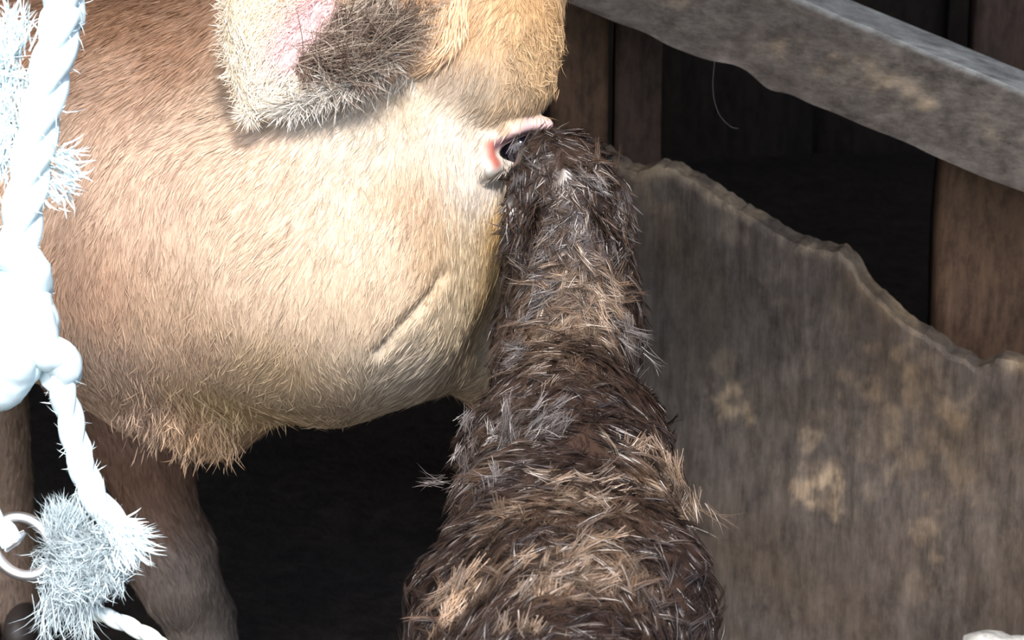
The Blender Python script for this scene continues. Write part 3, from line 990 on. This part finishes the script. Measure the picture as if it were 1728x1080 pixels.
kf = Fur()
def lock(n_lock, per, Lr, wd, lift, rad, pale_share, conv=.75, wild=.4, only_tufts=0.0, outside=False):
    fw = frame_weight(.04) if not outside else (lambda a, b: 1.0 - frame_weight(0.0)(a, b) * .93)
    p, m = sample(KV, KQ, KN, n_lock, lambda a, b: fw(a, b) * ((1 - only_tufts) + only_tufts * (calf_pale(a) + .06)))
    pal = calf_pale(p)
    # hair runs back along the spine and out over the flanks, licked into swirls
    f = np.stack([(p[:, 0] - .045) * 13, -np.ones(len(p)) * .40, -np.ones(len(p)) * .35], 1)
    sw = fbm(p, 8, 2)[:, None]
    sd_ = np.cross(f, m)
    f = f + nrmz(sd_) * (sw - .5) * 3.5 + rng.normal(0, wild, f.shape)
    licked = np.clip(fbm(p + 3, 7, 2)[:, None] * 3.4 - 1.5, 0, 1)
    f = f * (1 - licked) + licked * (PV(.30, -.8)[None] + rng.normal(0, .4, f.shape))
    f = nrmz(f - m * (f * m).sum(1, keepdims=True))
    L = rng.uniform(*Lr, n_lock)
    tone = np.clip(rng.normal(.2, .22, n_lock) + fbm(p, 16, 2) * .9 - .35, 0, 1)
    c = DARK + (MID - DARK) * tone[:, None]
    k = np.clip(pal * pale_share * rng.uniform(.2, 1.2, n_lock), 0, 1)[:, None]
    pc = TAN + (PALE - TAN) * rng.random((n_lock, 1)) ** 3
    c = c * (1 - k) + pc * k
    R = lambda a: np.repeat(a, per, 0)
    off = rng.normal(0, rad, (n_lock * per, 3))
    mm = R(m)
    off -= mm * (off * mm).sum(1, keepdims=True)
    root = R(p) + off
    LL = R(L)[:, None] * rng.uniform(.7, 1.1, (n_lock * per, 1))
    li = R(rng.uniform(*lift, n_lock))[:, None]
    tip = R(p) + off * (1 - conv) + R(f) * LL
    dd = tip - root
    ln = np.linalg.norm(dd, axis=1)
    col = R(c) * (1 + rng.normal(0, .2, (n_lock * per, 1)))
    kf.add(*ribbons(root, mm, dd, ln, rng.uniform(.6, 1.3, n_lock * per) * wd, li[:, 0], col, bend=.5, twist=.7, curl=.10, tipcol=1.15))
lock(9000, 14, (.008, .016), .00055, (.02, .12), .0032, .25, .7, .3)
lock(4200, 18, (.012, .024), .00048, (.10, .50), .0028, .75, .9, .45, .75)
lock(4200, 9, (.014, .024), .0011, (.03, .2), .0045, .2, .7, .3, 0.0, True)
lock(700, 16, (.016, .028), .00045, (.4, .9), .0018, .9, .95, .6, .8)

def clump(px, py, dx, dy, n_l, L, col, spread=.35, rad=.010, lift=.45):
    q = hit(px, py, 9.0, k_bvh)
    if q[1] > 3: return
    nn = nrmz(np.array([0, 0, CAMZ]) - q)
    for _ in range(n_l):
        o = rng.normal(0, rad, 3); p0 = q + o - nn * (o @ nn) + nn * .002
        dv = PV(dx, dy) + rng.normal(0, spread, 3)
        n = 18
        off = rng.normal(0, .0030, (n, 3))
        tip = p0 + off * .12 + nrmz(dv) * L * rng.uniform(.6, 1.1) * rng.uniform(.55, 1.1, (n, 1))
        dd = tip - (p0 + off)
        c = np.asarray(col)[None] * rng.uniform(.3, 1.1) * (1 + rng.normal(0, .15, (n, 1)))
        kf.add(*ribbons(p0 + off, np.repeat(nn[None], n, 0), dd, np.linalg.norm(dd, axis=1), rng.uniform(.0003, .0006, n), np.full(n, rng.uniform(.1, 1) * lift), c, bend=.75, curl=.22))
BL = np.array([.24, .165, .11]); GR = np.array([.125, .105, .097])
for a in ((965, 490, .5, -.1, 14, .020, BL), (935, 505, -.6, .4, 10, .020, GR), (1010, 510, .6, .6, 12, .024, BL), (1040, 560, .4, .9, 10, .026, GR), (930, 570, -.7, .6, 10, .022, BL),
          (890, 600, -.7, .6, 8, .022, GR), (960, 560, -.3, .8, 8, .02, BL), (915, 400, .3, -.8, 6, .018, GR), (950, 380, .3, -.7, 6, .016, GR), (1070, 620, .25, 1, 5, .022, GR),
          (1120, 790, .3, .9, 14, .030, BL), (1085, 770, -.2, .9, 10, .024, BL), (1135, 850, .2, 1, 12, .030, BL), (870, 745, .4, -.8, 14, .022, GR), (820, 760, .2, -.9, 12, .022, GR),
          (920, 735, .6, -.6, 10, .022, GR), (790, 810, -.1, 1, 10, .026, GR), (850, 800, -.2, .9, 10, .026, GR), (960, 830, -.8, .1, 12, .022, BL), (1010, 860, -.9, .2, 14, .022, BL), (1050, 830, -.7, .2, 10, .022, BL),
          (800, 990, -.5, .9, 16, .026, BL * 1.8), (775, 1030, -.5, .9, 14, .026, BL * 1.8), (920, 1000, -.6, .8, 12, .024, BL * 1.5), (960, 985, .8, -.2, 10, .022, BL), (1030, 930, -.9, .1, 10, .022, BL),  # brightest clumps: sun glare on the wet back painted as hair colour
          (900, 1060, -.3, .9, 10, .024, BL), (860, 880, -.2, .9, 8, .024, BL), (950, 640, -.4, .8, 8, .02, BL), (905, 270, .2, -.8, 6, .012, GR), (985, 300, .5, .5, 8, .018, GR)):
    clump(*a)
# ears: cupped leaves of the same surface as the body
cd_ = nrmz(np.array([0, 0, CAMZ]) - P(1020, 340, 2.44))
ears = [leaf(P(988, 296, 2.37), P(1044, 418, 2.35), .019, cd_ + np.array([.5, 0, 0]), .5),
        leaf(P(905, 310, 2.36), P(892, 420, 2.345), .015, cd_ + np.array([-.6, 0, 0]), .5)]
tV, tQ, tC = KV, KQ, base
for v, q in ears:
    tQ = np.concatenate([tQ, q + len(tV)]); tV = np.concatenate([tV, v]); tC = np.concatenate([tC, np.repeat(DARK[None] * .8, len(v), 0)])
    N_ = vnormals(v, q)
    p, m = sample(v, q, N_, 900)
    d = nrmz(np.repeat((v[13 * 9 + 4] - v[4])[None], 900, 0)) + rng.normal(0, .25, (900, 3))
    c = DARK + (TAN * .5 - DARK) * rng.random((900, 1)) ** 3
    kf.add(*ribbons(p, m, d, rng.uniform(.010, .022, 900), rng.uniform(.0006, .0012, 900), rng.uniform(.1, .5, 900), c, curl=.2))
old = kb.data
kb.data = mesh_np('body', tV, [tQ], tC)
kb.data.materials.append(M_wetskin)
kb.data.polygons.foreach_set('use_smooth', [True] * len(kb.data.polygons))
bpy.data.meshes.remove(old)
kf.build('coat', M_wet, calf)['kind'] = 'stuff'
for sx in (-1, 1):
    for (x, y) in ((.045 + sx * .074, 1.49), (.045 + sx * .06, 2.17)):
        V, F = sphere((x, y, .024), .026, 10, 12, (.95, 1.2, 1))
        V[:, 2] = np.maximum(V[:, 2], 0.0)
        link('hoof', mesh_np('hoof', V, F), M_hoof, calf)

# ------------------------------------------------------------------ the rope
RD = 2.03
rope = empty('rope', P(100, -20, RD))
tag(rope, 'thick frayed white rope with a big knot hanging before the cow neck', 'rope')
ROPE = np.array([.72, .86, .90])
def rope_tint(V):
    n = fbm(V, 60, 3)
    c = ROPE[None] * (.82 + .36 * n[:, None])
    w = np.clip(fbm(V + 9, 35, 2) * 4 - 2.3, 0, 1)[:, None]
    return np.clip(c * (1 - .5 * w) + np.array([.80, .74, .52]) * .5 * w, 0, .95)
def laid(path, R, pitch, name='strand', n=3, parent=rope, ph=0.0, rr=.56):
    """three strands laid round one another"""
    T_ = nrmz(np.gradient(path, axis=0))
    s = np.concatenate([[0], np.cumsum(np.linalg.norm(np.diff(path, axis=0), axis=1))])
    a = np.cross(T_[0], [.1, .9, .3]); a /= np.linalg.norm(a)
    AA = []
    for i in range(len(path)):
        a = a - T_[i] * (a @ T_[i]); a = a / np.linalg.norm(a); AA.append(a)
    AA = np.array(AA); BB = np.cross(T_, AA)
    R = np.broadcast_to(np.asarray(R, float), (len(path),))
    for k in range(n):
        t = 2 * math.pi * (k / n + s / pitch) + ph
        q = path + (AA * np.cos(t)[:, None] + BB * np.sin(t)[:, None]) * (R * .47)[:, None]
        V, F = tube(q, R * rr, 9)
        V = V + (fbm(V, 160, 2) - .5)[:, None] * .0025 * nrmz(V - V.mean(0))
        link(name, mesh_np(name, V, F, rope_tint(V)), M_rope, parent)
D0 = RD
main = [P(108, -30, D0)]
main = [np.array([main[0][0] + .01, main[0][1] + .02, 2.60]), np.array([main[0][0] + .02, main[0][1] + .01, 1.9]), np.array([main[0][0] + .016, main[0][1], 1.35])] + main
main += [P(x, y, D0) for x, y in ((102, 40), (88, 110), (70, 190), (54, 270), (42, 340), (32, 410), (28, 470), (30, 520))]
pth = spline(main, 220)
laid(pth, .0155, .10)
# knot: turns of the same rope pulled tight
def knot(pts, R, n=60):
    pth = spline([P(x, y, D0 + dz) for x, y, dz in pts], n)
    V, F = tube(pth, np.full(n, R), 12)
    V = V + (fbm(V, 120, 3) - .5)[:, None] * .004 * nrmz(V - V.mean(0))
    link('knot_turn', mesh_np('knot_turn', V, F, rope_tint(V)), M_rope, rope)
knot([(-18, 440, 0), (10, 425, -.018), (45, 445, -.022), (58, 480, -.008), (30, 500, .015), (-10, 490, .01)], .0135)
knot([(-20, 520, 0), (10, 500, -.02), (48, 515, -.022), (66, 550, -.01), (40, 580, .012), (-5, 570, .012)], .0145)
knot([(55, 500, -.018), (62, 545, -.022), (72, 590, -.018), (96, 600, -.012), (108, 622, -.004), (92, 640, .004)], .0135)
knot([(30, 470, -.01), (20, 540, -.024), (28, 600, -.024), (20, 640, -.012), (-4, 660, 0), (-25, 650, .01)], .0150)
knot([(60, 560, -.012), (48, 610, -.016), (30, 640, -.008), (5, 662, -.004)], .0110)
# tail hanging down from the knot
tail = spline([P(92, 600, D0 - .004), P(102, 645, D0 - .005), P(118, 705, D0), P(136, 775, D0), P(160, 840, D0), P(196, 886, D0), P(212, 902, D0)], 90)
laid(tail, np.interp(np.linspace(0, 1, 90), [0, .7, 1], [.0098, .0105, .013]), .075)
# loop leading through the ring
loop = spline([P(-12, 640, D0), P(-45, 720, D0), P(-48, 800, D0), P(-22, 862, D0), P(8, 898, D0 - .006), P(20, 915, D0 - .006)], 60)
laid(loop, .0085, .06)
low = spline([P(100, 985, D0 + .01), P(130, 1020, D0 + .02), P(185, 1042, D0 + .02), P(230, 1062, D0 + .02), P(275, 1092, D0 + .02), P(330, 1180, D0 + .03)], 60)
laid(low, .0060, .05)

rf = Fur()
def fray(q, n, L, dirs, spread, rad, wd=.0009, tint_=1.0, curl=.35):
    p = q + rng.normal(0, rad, (n, 3))
    nn = np.repeat(nrmz(np.array([0, 0, CAMZ]) - q)[None], n, 0)
    d = np.asarray(dirs)[None] + rng.normal(0, spread, (n, 3))
    c = ROPE[None] * tint_ * (1 + rng.normal(0, .14, (n, 1)))
    rf.add(*ribbons(p, nn, d, rng.uniform(.4, 1.1, n) * L, rng.uniform(.7, 1.4, n) * wd, rng.uniform(-.3, .5, n), np.clip(c, 0, .95), curl=curl))
for i in range(60, 215, 2):       # short stray fibres all along
    fray(pth[i], 5, .020, PV(0, .3), .8, .006)
for i in range(10, 88, 2):
    fray(tail[i], 7, .015, PV(0, .3), .9, .003, .0006)
# burst of fibres where strands have worn through
for x, y, dx, dy, n, L in ((95, 265, .9, .3, 60, .022), (105, 290, .9, .5, 50, .018), (88, 320, .7, .6, 40, .014), (28, 60, -.3, -1, 90, .028), (14, 95, -.2, -.9, 120, .03), (22, 130, -.3, .3, 140, .03),
                           (8, 165, -.3, .6, 140, .028), (2, 110, -.2, -.6, 120, .03), (18, 215, -.4, .8, 120, .026), (6, 250, -.3, .8, 130, .026), (10, 200, -.6, -.3, 90, .024)):
    fray(P(x, y, D0 + .004), n, L, PV(dx, dy), .35, .005, .0013)
# splayed cut end of the tail
for i in range(34):
    a = rng.uniform(-.6, .9)
    fray(P(rng.uniform(178, 222), rng.uniform(880, 915), D0 - .004), 26, .022, PV(.45 + a * .6, .8 - abs(a) * .5), .22, .003, .0013)
# matted tuft of unlaid strands tied to the ring
for i in range(300):
    x = np.clip(rng.normal(142, 28), 88, 198); y = np.clip(rng.normal(950, 26), 895, 1000)
    a = rng.uniform(0, 2 * math.pi)
    fray(P(x, y, D0 + rng.uniform(-.012, .012)), 26, .013, PV(math.cos(a), math.sin(a) * 1.0 + .25), .28, .004, .0007, rng.uniform(.30, .72))
for i in range(20):
    fray(P(rng.uniform(92, 130), rng.uniform(885, 905), D0), 30, .020, PV(rng.normal(.1, .25), -1), .2, .004, .0008, .55)
for x, y in ((82, 1000), (86, 1030), (130, 1010), (140, 1040), (96, 1010)):
    fray(P(x, y, D0), 40, .03, PV(-.1, 1), .2, .004, .0006, .55)
rf.build('frayed_fibres', M_rope, rope)['kind'] = 'stuff'
# core of the tuft
V, F = sphere(P(142, 950, D0 + .003), .019, 14, 20, (1.15, .7, 1.05))
V = V + (fbm(V, 90, 3) - .5)[:, None] * .012 * nrmz(V - V.mean(0))
link('frayed_knot', mesh_np('frayed_knot', V, F, rope_tint(V) * .5), M_rope, rope)

# steel ring
t = np.linspace(0, 2 * math.pi, 49)[:-1]
rc = P(38, 922, D0 + .002)
rx = nrmz(PV(.78, .62)); ry = nrmz(PV(-.62, .78) + np.array([0, -.45, 0]))
Vr = []
for a in t:
    c = rc + rx * math.cos(a) * .0225 + ry * math.sin(a) * .0190
    o = nrmz(c - rc); nn = nrmz(np.cross(rx, ry))
    for b in np.linspace(0, 2 * math.pi, 13)[:-1]:
        Vr.append(c + .0042 * (math.cos(b) * o + math.sin(b) * nn))
Vr = np.array(Vr)
Fr = np.array([[i * 12 + k, i * 12 + (k + 1) % 12, ((i + 1) % 48) * 12 + (k + 1) % 12, ((i + 1) % 48) * 12 + k] for i in range(48) for k in range(12)])
ro = empty('steel_ring', rc)
tag(ro, 'shiny steel ring tied into the frayed end of the white rope', 'ring')
link('ring', mesh_np('ring', Vr, [Fr]), M_steel, ro)
V, F = tube(spline([P(10, 930, D0 - .004), P(26, 912, D0 - .006), P(42, 898, D0 - .003)], 14), np.interp(np.linspace(0, 1, 14), [0, .5, 1], [.002, .0045, .002]), 10)
link('swivel', mesh_np('swivel', V, F), M_steel, ro)

# ------------------------------------------------------------------ small things
V, F = sphere((0, 0, 0), 1.0, 18, 24, (.072, .055, .105))
V = V * (1 + (fbm(V + 4, 22, 3) - .5)[:, None] * .55)
V[:, 2] = np.maximum(V[:, 2], -.075)
st = link('stone', mesh_np('stone', V, F), M_stone)
st.location = (.527, 2.655, .072)
tag(st, 'pale grey rounded stone standing before the foot of the grey board', 'stone')
